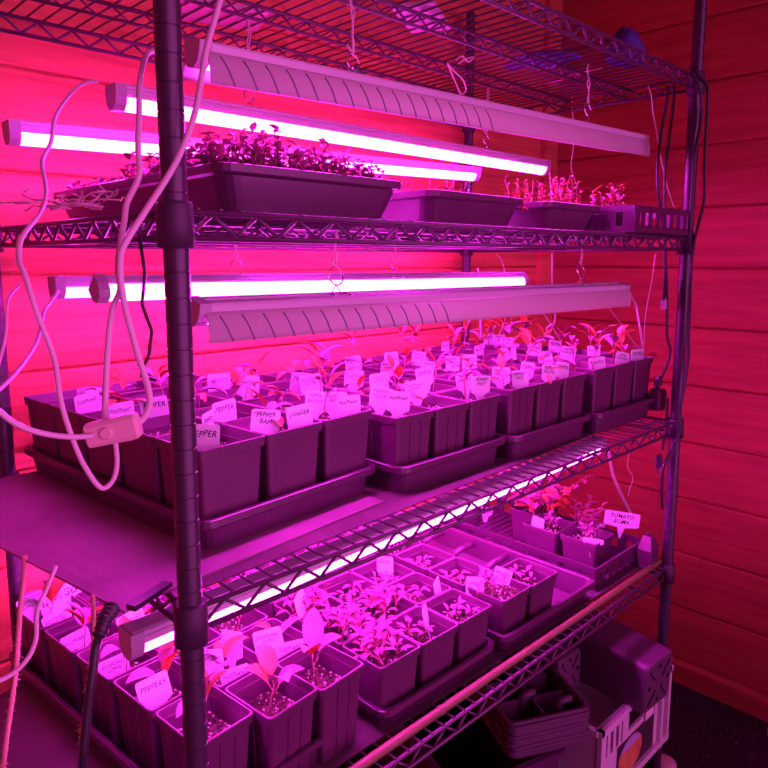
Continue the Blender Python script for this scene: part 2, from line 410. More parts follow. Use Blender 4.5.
# inline switch
sc = aty(113, 430, -.052)
sw = thing('inline_switch', 'cream inline cord switch hanging in front of the near left pots', 'switch', sc)
Rm = (CM @ Vector((1,0,0))); ang = math.atan2(Rm.y, Rm.x)
sw.rotation_euler = (0, -.2, ang + .15)
mb = MB(); lp = lambda x, hy, hz: [(x, a, b) for a, b in [(-hy,-hz*.7),(-hy*.7,-hz),(hy*.7,-hz),(hy,-hz*.7),(hy,hz*.7),(hy*.7,hz),(-hy*.7,hz),(-hy,hz*.7)]]
mb.loft([lp(-.023,.005,.007), lp(-.021,.008,.010), lp(.014,.008,.0115), lp(.020,.008,.011), lp(.023,.006,.009)], smooth=False); mb.build('switch_body', 'switch', sw)
mb = MB(); mb.loft([[(-.004 + .0055*math.cos(2*PI*k/16)*s, -.008 - d, .0055*math.sin(2*PI*k/16)*s) for k in range(16)] for s, d in ((1,-.001),(1,.0015),(.8,.0025))]); mb.build('rocker', 'switch', sw)

# hairy twines at the left
def twine(label, pts, r, hairs, seed, m='twine'):
    q = random.Random(seed); P = [Vector(p) for p in pts]
    t = thing('jute_twine', label, 'twine', P[0], 0, 'twines hanging at the left')
    mb = MB(); mb.tube(P, r, 6)
    mb.build('strand', m, t, P[0])
    if hairs:
        h = MB()
        for _ in range(hairs):
            k = q.randrange(len(P)-1); p = P[k].lerp(P[k+1], q.random())
            e = p + Vector((q.uniform(-1,1), q.uniform(-1,1), q.uniform(-1,.4))).normalized() * q.uniform(.002, .009)
            h.tube([p, (p+e)/2 + Vector((0,0,.001)), e], .0003, 3)
        f = h.build('fibres', m, t, P[0]); f['kind'] = 'stuff'
twine('hairy red-lit twine hanging furthest left below the heat mat', path([(25,556),(23,585),(20,610),(18,640),(16,670),(12,700),(7,735),(2,775)], .25), .0030, 260, 1)
twine('hairy twine hanging beside the thick black mat cable', path([(93,595),(94,615),(93,640),(91,665),(88,690),(85,715),(82,740),(82,775)], .06), .0020, 200, 2)
twine('dark twisted string ending in a knot left of the near post', path([(139,232),(145,274),(142,304),(147,318),(152,331),(150,345),(149,355),(143,368),(141,376),(149,378),(156,380)], .02), .0018, 40, 3, 'cord_k')
# tangle of fibre on the left end of the second shelf
q = random.Random(12); tg = MB()
for k in range(26):
    c0 = aty(q.uniform(30,105), q.uniform(200,211), .09); pts = [c0]
    for _ in range(6): pts.append(pts[-1] + Vector((q.uniform(-.012,.014), q.uniform(-.02,.03), q.uniform(-.006,.007))))
    for p in pts: p.z = max(p.z, ZA+.007)
    tg.tube(pts, .0009, 4)
tag(tg.build('twine_tangle', 'string'), 'loose tangle of pale twine on the left end of second shelf', 'twine', kind='stuff')

# ------------------------------------------------------------------ shelf liners and heat mat
def sheet(name, m, poly, z, th, label, cat, droop=0):
    mb = MB()
    # subdivide along x for droop past the rack edge
    (x0,y0),(x1,y1),(x2,y2),(x3,y3) = poly; n = 24; top = []; bot = []
    def zz(x): return z - (droop * max(0, -x)**1.5)
    rows = []
    for i in range(n+1):
        t = (i/n)**1.6
        a = (x0 + (x1-x0)*t, y0 + (y1-y0)*t); b = (x3 + (x2-x3)*t, y3 + (y2-y3)*t)
        rows.append([(a[0], a[1], zz(a[0])+th), (b[0], b[1], zz(b[0])+th), (b[0], b[1], zz(b[0])), (a[0], a[1], zz(a[0]))])
    mb.loft(rows, smooth=False)
    o = mb.build(name, m, None, (x0, y0, z)); tag(o, label, cat); return o
sheet('shelf_liner', 'liner', [(.020,.024),(1.02,.064),(1.02,.56),(.018,.56)], ZB+.0052, .0018, 'dark rubber liner sheet lying under the middle shelf trays', 'liner')
sheet('shelf_liner', 'liner', [(-.17,.05),(1.19,.035),(1.19,.57),(-.17,.57)], ZC+.0052, .0018, 'dark liner sheet under the lower shelf trays, sticking out at left', 'liner', 1.0)
hm = thing('heat_mat', 'seedling heat mat overhanging the left end of the middle shelf', 'heat mat', (-.05,.04,ZB))
mb = MB(); rows = []
c00, c10, c11, c01 = (-.056,.034), (.36,.075), (.36,.57), (-.135,.60)
for i in range(17):
    t = (i/16)**1.4; a = [c00[k] + (c10[k]-c00[k])*t for k in (0,1)]; b = [c01[k] + (c11[k]-c01[k])*t for k in (0,1)]
    f = lambda x: ZB + .0073 - .35*max(0,-x)**1.6
    rows.append([(a[0],a[1],f(a[0])+.0025),(b[0],b[1],f(b[0])+.0025),(b[0],b[1],f(b[0])),(a[0],a[1],f(a[0]))])
mb.loft(rows); mb.build('mat_sheet', 'mat', hm, (-.05,.04,ZB))
pA = atz(131,609,ZB+.010); pB = atz(168,583,ZB+.012)
mb = MB(); dv = (pB-pA); yawm = math.atan2(dv.y, dv.x); Rz = Matrix.Rotation(yawm, 3, 'Z')
mb.box((pA+pB)/2, (dv.length, .012, .006), Rz); mb.build('connector_strip', 'cord_k', hm, (-.05,.04,ZB))
sp = path([(113,606),(109,613),(105,620),(102,628),(98,637)], [.022,.016,.010,.005,.0])
mb = MB(); rr = []; pts = []
for i in range(29):
    t = i/28; k = min(int(t*4), 3); u = t*4-k; p = sp[k].lerp(sp[k+1], u); pts.append(p); rr.append((.0088 if (i//2) % 2 else .0062) * (1 - .25*t))
mb.tube(pts, rr, 10); mb.build('strain_relief', 'cord_k', hm, (-.05,.04,ZB))
cb = path([(99,635),(95,650),(93,670),(90,690),(87,715),(84,745),(82,778)], [0,-.005,-.01,-.01,-.01,-.01,-.01])
mb = MB(); mb.tube(cb, .0042, 10); mb.build('cable', 'cord_k', hm, (-.05,.04,ZB))

# ------------------------------------------------------------------ trays
def tray(label, x0, x1, y0, y1, z, h, R=None, group='black seedling trays'):
    cx, cy = rotp(R, (x0+x1)/2, (y0+y1)/2); hx, hy = (x1-x0)/2, (y1-y0)/2
    t = thing('seedling_tray', label, 'tray', (cx, cy, z), R[2] if R else 0, group)
    T = .006
    mb = MB(); r = .02
    L = [rrect(hx-.013, hy-.013, r, 0), rrect(hx-.009, hy-.009, r, h-.014), rrect(hx-.009, hy-.009, r, h-.013),
         rrect(hx-.002, hy-.002, r, h-.0125), rrect(hx, hy, r, h-.010), rrect(hx, hy, r, h-.001), rrect(hx-.0015, hy-.0015, r, h),
         rrect(hx-.0075, hy-.0075, r*.9, h), rrect(hx-.0085, hy-.0085, r*.9, h-.003), rrect(hx-.011, hy-.011, r*.85, h-.014), rrect(hx-.0145, hy-.0145, r*.8, .0015)]
    mb.loft(L); mb.build('tray_body', 'tray', t)
    return t
# ------------------------------------------------------------------ pots
def make_pot(w, h, soil_drop, fluted, seed):
    t = thing('plant_pot', 'proto%d' % seed, 'pot', (0,0,0))
    hw = w/2 - .0003; n = .0013 if fluted else 0
    R = .0065
    mb = MB()
    L = [rrect(hw*.80, hw*.80, R*.8, 0, notch=n), rrect(hw*.925, hw*.925, R, h-.016, notch=n), rrect(hw*.93, hw*.93, R, h-.0135, notch=n*.3), rrect(hw*.985, hw*.985, R, h-.0125),
         rrect(hw, hw, R, h-.001), rrect(hw-.0008, hw-.0008, R, h), rrect(hw-.0024, hw-.0024, R*.9, h), rrect(hw-.003, hw-.003, R*.9, h-.002),
         rrect(hw*.905, hw*.905, R*.9, h-.013), rrect(hw*.89, hw*.89, R*.9, h-.014), rrect(hw*.77, hw*.77, R*.7, .002)]
    mb.loft(L); mb.build('pot_shell', 'pot', t)
    q = random.Random(seed); sb = MB(); N = 10; sz = h - soil_drop; k = hw*(.80 + .125*(sz/h)) - .0028
    g = [[(-k + 2*k*i/N, -k + 2*k*j/N, sz + (q.uniform(-.0022,.0022) if 0 < i < N and 0 < j < N else -.001)) for j in range(N+1)] for i in range(N+1)]
    vs = [p for r_ in g for p in r_]; fs = [(i*(N+1)+j, (i+1)*(N+1)+j, (i+1)*(N+1)+j+1, i*(N+1)+j+1) for i in range(N) for j in range(N)]
    sb.add(vs, fs, False)
    so = sb.build('soil', 'soil', t)
    gr = MB()
    for _ in range(46):
        x, y = q.uniform(-k*.92,k*.92), q.uniform(-k*.92,k*.92); r0 = q.uniform(.0007,.0017)
        gr.box((x,y,sz+.001), (r0*2,r0*1.6,r0*1.5), Euler((q.random()*3,q.random()*3,0)).to_matrix())
    gg = gr.build('soil_crumbs', 'perlite', so); gg['kind'] = 'stuff'
    return t, sz
POTS = {}
def pot_at(kind, label, x, y, z, rz=0):
    """kind = (w,h,drop,fluted)"""
    if kind not in POTS:
        t, sz = make_pot(*kind, seed=len(POTS)+1); POTS[kind] = (t, sz)
        t['label'] = label; LABELS[label] = 1; t.location = (x,y,z); t.rotation_euler = (0,0,rz); t['group'] = 'black square nursery pots'
        return t, z + sz
    src, sz = POTS[kind]
    return dup(src, label, (x,y,z), rz), z + sz

# ------------------------------------------------------------------ plants
def leaf(mb, base, az, L, W, pitch, droop, fold=.25, nl=6, point=1.3):
    """pointed oval leaf with a folded midrib"""
    base = Vector(base); p = base.copy(); a = pitch; d = L/nl; rows = []
    side = Vector((-math.sin(az), math.cos(az), 0))
    for i in range(nl+1):
        t = i/nl; w = W/2 * (math.sin(PI * t**.8) ** .8 if 0 < t < 1 else 0) * (1 if t < .5 else 1 - .15*(t-.5)*point) + .0004
        up = Vector((-math.sin(a)*math.cos(az), -math.sin(a)*math.sin(az), math.cos(a)))
        rows.append([p + side*w + up*w*fold*2, p + side*w*.5 + up*w*fold*.8, p, p - side*w*.5 + up*w*fold*.8, p - side*w + up*w*fold*2])
        p = p + Vector((math.cos(a)*math.cos(az), math.cos(a)*math.sin(az), math.sin(a))) * d
        a -= droop/nl
    vs = [v for r_ in rows for v in r_]; fs = [(i*5+j, (i+1)*5+j, (i+1)*5+j+1, i*5+j+1) for i in range(nl) for j in range(4)]
    mb.add(vs, fs, True)
def seedling_proto(seed, h=.04, nl=5, L=.025, W=.010, m='leaf_a', up=.5, split=False, spread=1, multi=1):
    q = random.Random(seed); t = thing('seedling', 'protoS%d' % seed, 'seedling', (0,0,0), 0, 'seedlings in pots')
    st = MB(); lf = MB(); parts = []
    for s in range(multi):
        bx, by = (0,0) if multi == 1 else (q.uniform(-.028,.028)*spread, q.uniform(-.028,.028)*spread)
        hh = h * q.uniform(.75, 1.1); lean = Vector((q.uniform(-.2,.2), q.uniform(-.2,.2), 0)) * hh
        top = Vector((bx,by,hh)) + lean
        st.tube([(bx,by,-.004), Vector((bx,by,hh*.5)) + lean*.3, top], [.0011,.0009,.0007], 5)
        a0 = q.random()*6.28
        for k in range(nl):
            fr = 1 if k < 2 or nl < 3 else .45 + .5*k/nl
            b = Vector((bx,by,0)).lerp(top, fr); az = a0 + k*2.4 if k >= 2 else a0 + k*PI
            az += q.uniform(-.4,.4)
            pl = L*.25; ln = L*q.uniform(.7,1.15); pit = up + q.uniform(-.35,.45)
            e = b + Vector((math.cos(az)*math.cos(pit), math.sin(az)*math.cos(pit), math.sin(pit)))*pl
            st.tube([b, e], .0006, 4)
            target = lf
            if split: target = MB()
            leaf(target, e, az, ln, W*q.uniform(.8,1.15), pit, q.uniform(.5,1.5), .22)
            if split: parts.append((target, m if isinstance(m, str) else m[k % len(m)]))
    st.build('stem', 'stem', t)
    if split:
        for pb, mm in parts: pb.build('leaf', mm, t)
    else: lf.build('foliage', m if isinstance(m, str) else m[0], t)
    return t
# small pepper / eggplant seedlings (split into leaves) on the middle shelf
PROT = []
specs = [(31,.045,4,.030,.011,('leaf_a','leaf_b'),.5),(32,.040,5,.028,.012,('leaf_b','leaf_a','leaf_a'),.7),(33,.052,4,.032,.012,('leaf_b','leaf_a'),.8),
         (34,.034,4,.026,.011,('leaf_a','leaf_a','leaf_b'),.3),(35,.048,6,.026,.010,('leaf_b','leaf_c'),.6),(36,.058,5,.034,.014,('leaf_b','leaf_a','leaf_b'),.9)]
for s in specs: PROT.append(seedling_proto(s[0], s[1], s[2], s[3], s[4], s[5], s[6], split=True))
EGG = [seedling_proto(41,.036,4,.048,.024,('leaf_a','leaf_b','leaf_c'),.75,split=True), seedling_proto(42,.042,4,.052,.026,('leaf_b','leaf_a'),1.0,split=True), seedling_proto(43,.034,3,.044,.022,('leaf_b','leaf_a'),.8,split=True)]
CLU = [seedling_proto(51,.050,6,.026,.008,'leaf_c',.7,multi=11), seedling_proto(52,.034,5,.018,.007,'leaf_b',.6,multi=7), seedling_proto(53,.030,5,.020,.008,'leaf_c',.6,multi=3)]
used = set()
def place_seed(src, label, x, y, z, rz, sc=1):
    if src.name not in used:
        used.add(src.name); LABELS.pop(src['label'], None); src['label'] = label
        if label in LABELS: print('DUP LABEL', label)
        if len(label.split()) > 16: print('LONG', label)
        LABELS[label] = 1; src.location = (x,y,z); src.rotation_euler = (0,0,rz); src.scale = (sc,)*3; return src
    return dup(src, label, (x,y,z), rz, sc)

# ------------------------------------------------------------------ tags with handwriting
def text_mesh(s, w, h):
    cu = bpy.data.curves.new('txt', 'FONT'); cu.body = s; cu.size = 1; cu.shear = .25; cu.align_x = 'CENTER'; cu.align_y = 'CENTER'; cu.space_line = .95
    cu.resolution_u = 2; cu.offset = .006
    o = bpy.data.objects.new('txt', cu); COL.objects.link(o)
    dg = bpy.context.evaluated_depsgraph_get(); dg.update()
    me = bpy.data.meshes.new_from_object(o.evaluated_get(dg)); bpy.data.objects.remove(o)
    xs = [v.co.x for v in me.vertices]; ys = [v.co.y for v in me.vertices]
    cx, cy = (min(xs)+max(xs))/2, (min(ys)+max(ys))/2; k = min(w/(max(xs)-min(xs)), h/(max(ys)-min(ys)))
    q = random.Random(len(s))
    for v in me.vertices:
        X = (v.co.x-cx)*k; Y = (v.co.y-cy)*k*1.1; Y += .0008*math.sin(X*400 + len(s)); v.co = (X, 0, Y)
    me.materials.append(M['ink']); return me
TXT = {}
TAGM = {}
def plant_tag(label, text, c, az, w=.044, h=.025, stake=.055, roll=0, tilt=0, ext=.012):
    """c: centre of the written part; az: heading of the face normal"""
    key = (w, h, stake, ext)
    if key not in TAGM:
        mb = MB(); th = .0004; r = .004
        pts = []
        for qx, qz, a0 in ((1,1,0),(-1,1,PI/2)):
            for k in range(5):
                a = a0 + PI/2*k/4; pts.append((qx*(w/2-r)+r*math.cos(a), qz*(h/2-r)+r*math.sin(a)))
        lo = -h/2 - ext; pts += [(-w/2, lo+.003), (-w/2+.006, lo), (-.009, lo-.003), (-.002, -h/2-stake), (.002, -h/2-stake), (.009, lo-.003), (w/2-.006,lo), (w/2,lo+.003)]
        mb.loft([[(x, y, z) for x, z in pts] for y in (-th, th)])
        o = mb.build('plant_tag', 'tag'); TAGM[key] = o.data; bpy.data.objects.remove(o)
    o = bpy.data.objects.new('plant_tag', TAGM[key]); COL.objects.link(o)
    o.location = c; o.rotation_euler = (tilt, roll, az + PI/2)
    tag(o, label, 'plant tag', 'white plant tags')
    if text:
        if (text, w) not in TXT: TXT[(text, w)] = text_mesh(text, w*.80, h*.62)
        wob = bpy.data.objects.new('writing', TXT[(text, w)]); COL.objects.link(wob); wob.parent = o; wob.location = (0, -.0007, 0)
    return o

# ------------------------------------------------------------------ middle shelf: four trays of pots
BROT = [(.066,.085,math.radians(4.6)), None, None, None]
def rotp(R, x, y):
    if not R: return x, y
    c_, s_ = math.cos(R[2]), math.sin(R[2]); return R[0] + (x-R[0])*c_ - (y-R[1])*s_, R[1] + (x-R[0])*s_ + (y-R[1])*c_
BT = [  # x0, x1, y0, pitch_x, rows, pitch_y, pot kind
    (.066, .383, .084, .105, 5, .101, (.1045, .1275, .022, False)),
    (.393, .666, .070, .0905, 5, .0975, (.0902, .119, .018, True)),
    (.670, .944, .057, .0910, 5, .0985, (.0907, .127, .018, True)),
    (.947, 1.221, .044, .0910, 5, .0985, (.0907, .134, .018, False))]
ztray = ZB + .0075
trayname = ['first','second','third','fourth']
GRID = {}
for ti, (x0, x1, y0, px_, rows, py_, kind) in enumerate(BT):
    zt = ztray + (.003 if ti == 0 else 0)
    y1 = y0 + rows*py_ + .018
    tray('black tray under the %s block of pots from the left on middle shelf' % trayname[ti], x0-.003, x1+(.003 if ti<3 else 0), y0-.002, y1+.004, zt, .046 if ti else .043, BROT[ti])
    mx = (x1-x0-3*px_)/2
    for j in range(rows):
        for i in range(3):
            cx, cy = x0 + mx + px_*(i+.5), y0 + .009 + py_*(j+.5)
            cx, cy = rotp(BROT[ti], cx, cy)
            where = '%s row from front, %s from left, in %s middle-shelf tray' % (ORD[j], ORD[i], trayname[ti])
            jx, jy = rnd.uniform(-.0008,.0008), rnd.uniform(-.0008,.0008)
            p, sz = pot_at(kind, 'black square pot, ' + where, cx+jx, cy+jy, zt+.0022, BROT[ti][2] if BROT[ti] else 0)
            GRID[(ti,i,j)] = (cx, cy, sz)
            if rnd.random() < .93:
                src = PROT[rnd.randrange(6)] if not (ti == 0 and j == 0) else PROT[[5,1,2][i]]
                place_seed(src, 'seedling, ' + where, cx + rnd.uniform(-.012,.018), cy + rnd.uniform(-.02,.012), sz, rnd.random()*6.28, rnd.uniform(1.0,1.4))
# tags: (px, py, width hint, text, az offset deg)
TAGS = [(260,419,'PEPPER\nBAH',0),(342,397,'EGGPLANT\nSHOKY',0),(381,394,'PEPPERS\nCHOKE',0),(314,398,'PEPPER\nBANANA',35),(412,386,'EGGPLANT\nSHOKY',-8),
 (374,378,'EGGPLANT\nSHOKY',10),(380,409,'EGGPLANT',0),(419,402,'EGGPLANT',-6),(310,415,'LONGER',20),(347,377,'EGGPLANT',0),(309,381,'EGGPLANT\nGLOBE',8),
 (248,382,'MARCONI',0),(219,380,'LETTUCE',-5),(283,379,'PEPPER',15),(206,441,'PEPPER',-15),(352,361,'PEPPER',10),(386,356,'PEPPER\nBANANA',25),(388,366,'BANANA\nPEPPER',30),
 (419,356,'BANANA\nBIACKS',20),(430,367,'PEPPER\nBIACKS',28),(424,373,'PEPPER',15),(452,361,'PEPPER\nPOBLANO',22),(482,360,'PEPPER',15),(493,371,'PEPPER\nSERRANO',5),
 (466,377,'PEPPER\nORANGE',18),(509,386,'PEPPER\nHOT',10),(535,378,'PEPPER\nHOT',22),(526,367,'PEPPER',25),(443,346,'BIACKS',50),(475,351,'BIACKS',45),
 (493,337,'PEPPER',12),(498,342,'PEPPER\nAJI',-10),(518,336,'PEPPER\nAJI',0),(508,352,'MARCELLI',-15),(534,348,'PEPPER',5),(545,356,'TOBAMECO',12),
 (556,344,'PEPPER',15),(574,350,'PEPPER\nPOBLANO',-10),(565,372,'PEPPER\nYELLOW',25),(597,362,'BIACKS.',0),(600,351,'BIACKS',15),(625,357,'PEPPER\nPOBLANO',18),(641,354,'PEPPER',20),(585,371,'PEPPER',28),
 (73,406,'EGGPLANT',30),(107,415,'EGGPLANT',24),(90,395,'PEPPER',20),(162,405,'PEPPER',5),(200,418,'PEPPER',75),(232,411,'PEPPER',30)]
cnt = {}
for k, (px, py, txt, off) in enumerate(TAGS):
    c = atz(px, py, ZB + .1535)
    if c.y > .57: c = atz(px, py, ZB + .158)
    if c.y > .60: c = aty(px, py, .56)
    # nearest pot
    g = min(GRID, key=lambda q_: (GRID[q_][0]-c.x)**2 + (GRID[q_][1]-c.y)**2)
    n_ = cnt.get(g, 0); cnt[g] = n_ + 1
    w0 = txt.split('\n')[0].rstrip('.')
    lab = 'white tag reading %s, %s row, %s from left, %s middle-shelf tray' % (w0, ORD[g[2]], ORD[g[1]], trayname[g[0]])
    if n_: lab += ', %s' % ('behind another', 'leaning on others', 'nearly hidden', 'tilted')[n_-1]
    k_ = GRID[g]; hwx = .036 if g[0] == 0 else .030
    c.x = min(max(c.x, k_[0]-hwx*.7), k_[0]+hwx*.7); c.y = min(max(c.y, k_[1]-hwx*.8), k_[1]+hwx*.8); c.z = max(c.z, ZB+.150)
    toward = math.atan2(CAM.y - c.y, CAM.x - c.x)
    face = toward*.45 + (-PI/2 - .25)*.55
    st = max(.015, c.z - .0125 - GRID[g][2])
    plant_tag(lab, txt, c, face + math.radians(off*.8), .040 if px < 330 else .037, .023 if px < 330 else .0205, .030, roll=rnd.uniform(-.14,.22), tilt=rnd.uniform(-.25,.1))

# ------------------------------------------------------------------ lower shelf trays
zt = ZC + .0075
cname = ['left','middle','right']
def crow(i, j, t): return '%s row from front, %s from left, in %s lower-shelf tray' % (ORD[j], ORD[i], cname[t])
CK = (.0885, .120, .034, True); CK2 = (.0922, .101, .036, False)
CG = {}
CROTT = (.03,.05,math.radians(5.0))
tray('black tray under the left block of pots on the lower shelf', .018, .303, .040, .600, zt, .045, CROTT)
tray('black tray under the middle block of pots on the lower shelf', .327, .612, .040, .580, zt, .036)
for ti, (X0, Y0, P, rows, cols, kd) in enumerate([(.034,.055,.0885,5,3,CK),(.330,.050,.0925,5,3,CK2)]):
    for j in range(rows):
        for i in range(cols):
            cx, cy = X0 + P*(i+.5), Y0 + P*(j+.5)
            if ti == 0: cx = (.078,.170,.256)[i] - .105*j*.104; cy = (.122,.103,.102)[i] + .1045*j
            p, sz = pot_at(kd, 'black square pot, ' + crow(i,j,ti), cx, cy, zt+.0022, CROTT[2] if ti == 0 else 0)
            if ti == 0: p.scale = (1, 1.14, 1)
            CG[(ti,i,j)] = (cx, cy, sz)
            lab = crow(i,j,ti)
            if ti == 0:
                place_seed(EGG[(i*2+j*3+1) % 3], 'broad-leaved eggplant seedling, ' + lab, cx + rnd.uniform(-.008,.014), cy + rnd.uniform(-.012,.012), sz, rnd.random()*6.28, rnd.uniform(.85,1.1) if j else (.95, 1.2, 1.45)[i])
            else:
                dense = (i, j) in ((0,0),(0,1),(0,2),(1,1)) 
                if dense: place_seed(CLU[0], 'dense clump of fine seedlings, ' + lab, cx, cy, sz, rnd.random()*6.28, rnd.uniform(.9,1.1))
                else: place_seed(CLU[1 + (i+j) % 2], 'few small seedlings, ' + lab, cx, cy, sz, rnd.random()*6.28, rnd.uniform(.7,.95))
# right tray with pegged empty cells
t3 = thing('cell_tray', 'black pegged tray, partly empty, at the right of the lower shelf pots', 'tray', (.778,.316,zt), 0, 'black seedling trays')
mb = MB(); hx, hy, r = .163, .288, .018; h = .045
mb.loft([rrect(hx-.018,hy-.018,r,0), rrect(hx-.009,hy-.009,r,h-.014), rrect(hx-.001,hy-.001,r,h-.012), rrect(hx,hy,r,h-.010), rrect(hx,hy,r,h-.001), rrect(hx-.0015,hy-.0015,r,h), rrect(hx-.0075,hy-.0075,r*.9,h), rrect(hx-.009,hy-.009,r*.9,h-.003), rrect(hx-.0195,hy-.0195,r*.8,.0015)])
mb.build('tray_body', 'tray', t3)
for k in range(5):
    pg = MB(); y = -.288 + .115 + k*.096
    pg.tube([(.062, y, .030), (.085, y, .036), (.135, y, .038)], [.006,.0075,.0085], 10)
    pg.build('divider_peg', 'tray', t3)
for n_, (i, j) in enumerate([(0,0),(1,0),(0,1),(0,2),(0,3),(0,4)]):
    cx, cy = .628 + .0885*(i+.5), .040 + .0925*(j+.5)
    lab = crow(i,j,2)
    p, sz = pot_at(CK2 if n_ else (.0875,.101,.012,False), 'black square pot, ' + lab, cx, cy, zt+.0022)
    CG[(2,i,j)] = (cx, cy, sz)
    place_seed(CLU[1 if n_ == 0 else 2], 'few small seedlings, ' + lab, cx - (.02 if n_ == 0 else 0), cy, sz, rnd.random()*6, .9)
CT = [(25,597,'EGGPLANT\nLONG PU',12,0),(73,589,'EGG',10,0),(57,620,'EGGPLANT\nLONG PU',10,.01),(76,640,'EGGPLANT',6,.02),(114,666,'EGGPLANT\nLONG',8,.02),(131,620,'EGGPLANT',12,0),
      (153,686,'PEPPERS',6,0),(209,659,'EGGPLANT',-35,0),(243,682,'EGGPLANT\nWHITES',-14,.015),(268,638,'EGGPLANT\nLONG',-8,0),(297,654,'EGGPLANT\nWHITES',-6,.015),(385,562,'SHORT',-30,0),(475,583,'CHI CHIN',-15,0),(503,574,'WHITE',-15,0),
      (297,601,'',60,0),(438,586,'',65,0),(425,613,'',70,0),(345,618,'',60,0),(52,600,'LONG',14,0),(232,640,'',-55,0)]
cnt = {}
for px, py, txt, off, low in CT:
    c = atz(px, py, ZC + (.138 if px < 330 else .118) - low*1.4)
    g = min(CG, key=lambda q_: (CG[q_][0]-c.x)**2 + (CG[q_][1]-c.y)**2)
    k_ = CG[g]; n_ = cnt.get(g, 0); cnt[g] = n_ + 1
    # keep the stake inside its pot
    c.x = min(max(c.x, k_[0]-.034), k_[0]+.034); c.y = min(max(c.y, k_[1]-.030), k_[1]+.030)
    what = ('white tag reading %s' % txt.split('\n')[0]) if txt else 'blank white tag'
    lab = '%s, %s row, %s from left, %s lower-shelf tray' % (what, ORD[g[2]], ORD[g[1]], cname[g[0]])
    if n_: lab += (', second one', ', third one', ', fourth one', ', fifth one')[n_-1]
    toward = math.atan2(CAM.y - c.y, CAM.x - c.x)
    plant_tag(lab, txt, c, toward + math.radians(off + 10), .044 if px < 330 else .034, .027 if px < 330 else .022, .035, roll=rnd.uniform(-.25,-.05) if px < 330 else rnd.uniform(-.1,.3), tilt=-.2)

# bamboo cane along the front of the lower shelf
bam = thing('bamboo_cane', 'long tan bamboo cane lying along the front edge of the lower shelf', 'cane', (-.05,.014,ZC+.0125))
mb = MB(); pts = []; rr = []
x = -.05; o_ = Vector((-.05,.014,ZC+.0125)); nodes = [.02,.22,.43,.66,.90,1.10]
X = -.05
while X < 1.235:
    d = min(abs(X - n0) for n0 in nodes); rr.append(.0072 - .0012*(X/1.2) + (.0011 if d < .004 else (-.0005 if d < .009 else 0)))
    pts.append((X, .014 + .0015*math.sin(X*4), ZC + .0138 + .0010*math.sin(X*3))); X += .004
mb.tube(pts, rr, 12); mb.build('cane', 'bamboo', bam, o_)

# ------------------------------------------------------------------ slotted crates
def slotted_crate(label, x0, x1, y0, y1, z, h, group='slotted black crates'):
    t = thing('slotted_crate', label, 'crate', (x0, y0, z), 0, group)
    o = Vector((x0,y0,z)); T = .0025
    def wall(a, b, n):
        mb = MB(); a = Vector(a); b = Vector(b); d = b-a; L = d.length; u = d.normalized(); ang = math.atan2(u.y,u.x); R = Matrix.Rotation(ang,3,'Z')
        c = (a+b)/2
        mb.box(c + Vector((0,0,h-.006)), (L, T*2.2, .012), R); mb.box(c + Vector((0,0,.006)), (L, T, .012), R)
        w = L/n
        for k in range(n+1):
            ww = w*.45 if 0 < k < n else w*.5
            cc = a + u*(min(max(k*w, ww/2), L-ww/2)); mb.box(cc + Vector((0,0,h/2)), (ww, T, h-.02), R)
        mb.build('slatted_side', 'tray', t, o)
    P = [(x0,y0,z),(x1,y0,z),(x1,y1,z),(x0,y1,z)]
    nx = max(4, round((x1-x0)/.030)); ny = max(4, round((y1-y0)/.052))
    wall(P[0],P[1],nx); wall(P[1],P[2],ny); wall(P[2],P[3],nx); wall(P[3],P[0],ny)
    mb = MB(); mb.box(((x0+x1)/2,(y0+y1)/2,z+.0012),(x1-x0-.004,y1-y0-.004,.0024))
    k = 0
    while y0 + .02 + k*.02 < y1 - .01:
        mb.box(((x0+x1)/2, y0+.02+k*.02, z+.0035), (x1-x0-.01, .004, .003)); k += 1
    mb.build('crate_floor', 'tray', t, o); return t
CZ = ZC + .0075
slotted_crate('black slotted crate holding pots at the right end of the lower shelf', .975, 1.198, .050, .565, CZ, .050)
PK = (.092,.080,.016,False)
for k, (x, y, nm) in enumerate([(1.056,.118,'nearest the front'),(1.050,.214,'behind the nearest'),(1.031,.475,'furthest back')]):
    p, sz = pot_at(PK, 'lighter square pot in the right-end lower crate, %s' % nm, x, y, CZ+.0055, .02)
    place_seed(CLU[1] if k < 2 else CLU[0], 'short seedlings in crate pot %s, lower shelf right end' % nm, x, y, sz, k, .8)
    CG[('r',k)] = (x, y, sz)
# big leafy pot behind
p, sz = pot_at(PK, 'square pot of the bushy plant in the lower right crate', 1.115, .300, CZ+.0055, .02)
bush = thing('leafy_plant', 'bushy leafy plant in the crate at right end of the lower shelf', 'plant', (1.115,.300,sz))
bush.scale = (1.1,)*3
q = random.Random(5); st = MB(); lf = MB(); lf2 = MB()
for k in range(34):
    az = q.random()*6.28; r0 = q.uniform(0,.03); hh = q.uniform(.05,.115); sp_ = q.uniform(.2,.9)
    b = Vector((r0*math.cos(az), r0*math.sin(az), -.004)); e = b + Vector((math.cos(az)*hh*sp_, math.sin(az)*hh*sp_, hh))
    st.tube([b, (b+e)/2 + Vector((0,0,.012)), e], [.0012,.001,.0008], 5)
    tgt = lf if k % 5 else lf2
    for j in range(6): leaf(tgt, b.lerp(e, 1-.11*j), az + q.uniform(-2,2), q.uniform(.018,.030), q.uniform(.010,.017), q.uniform(-.1,.8), q.uniform(.5,1.6), .15)
st.build('stems', 'stem', bush); lf.build('foliage', 'leaf_c', bush); lf2.build('foliage', 'leaf_a', bush)
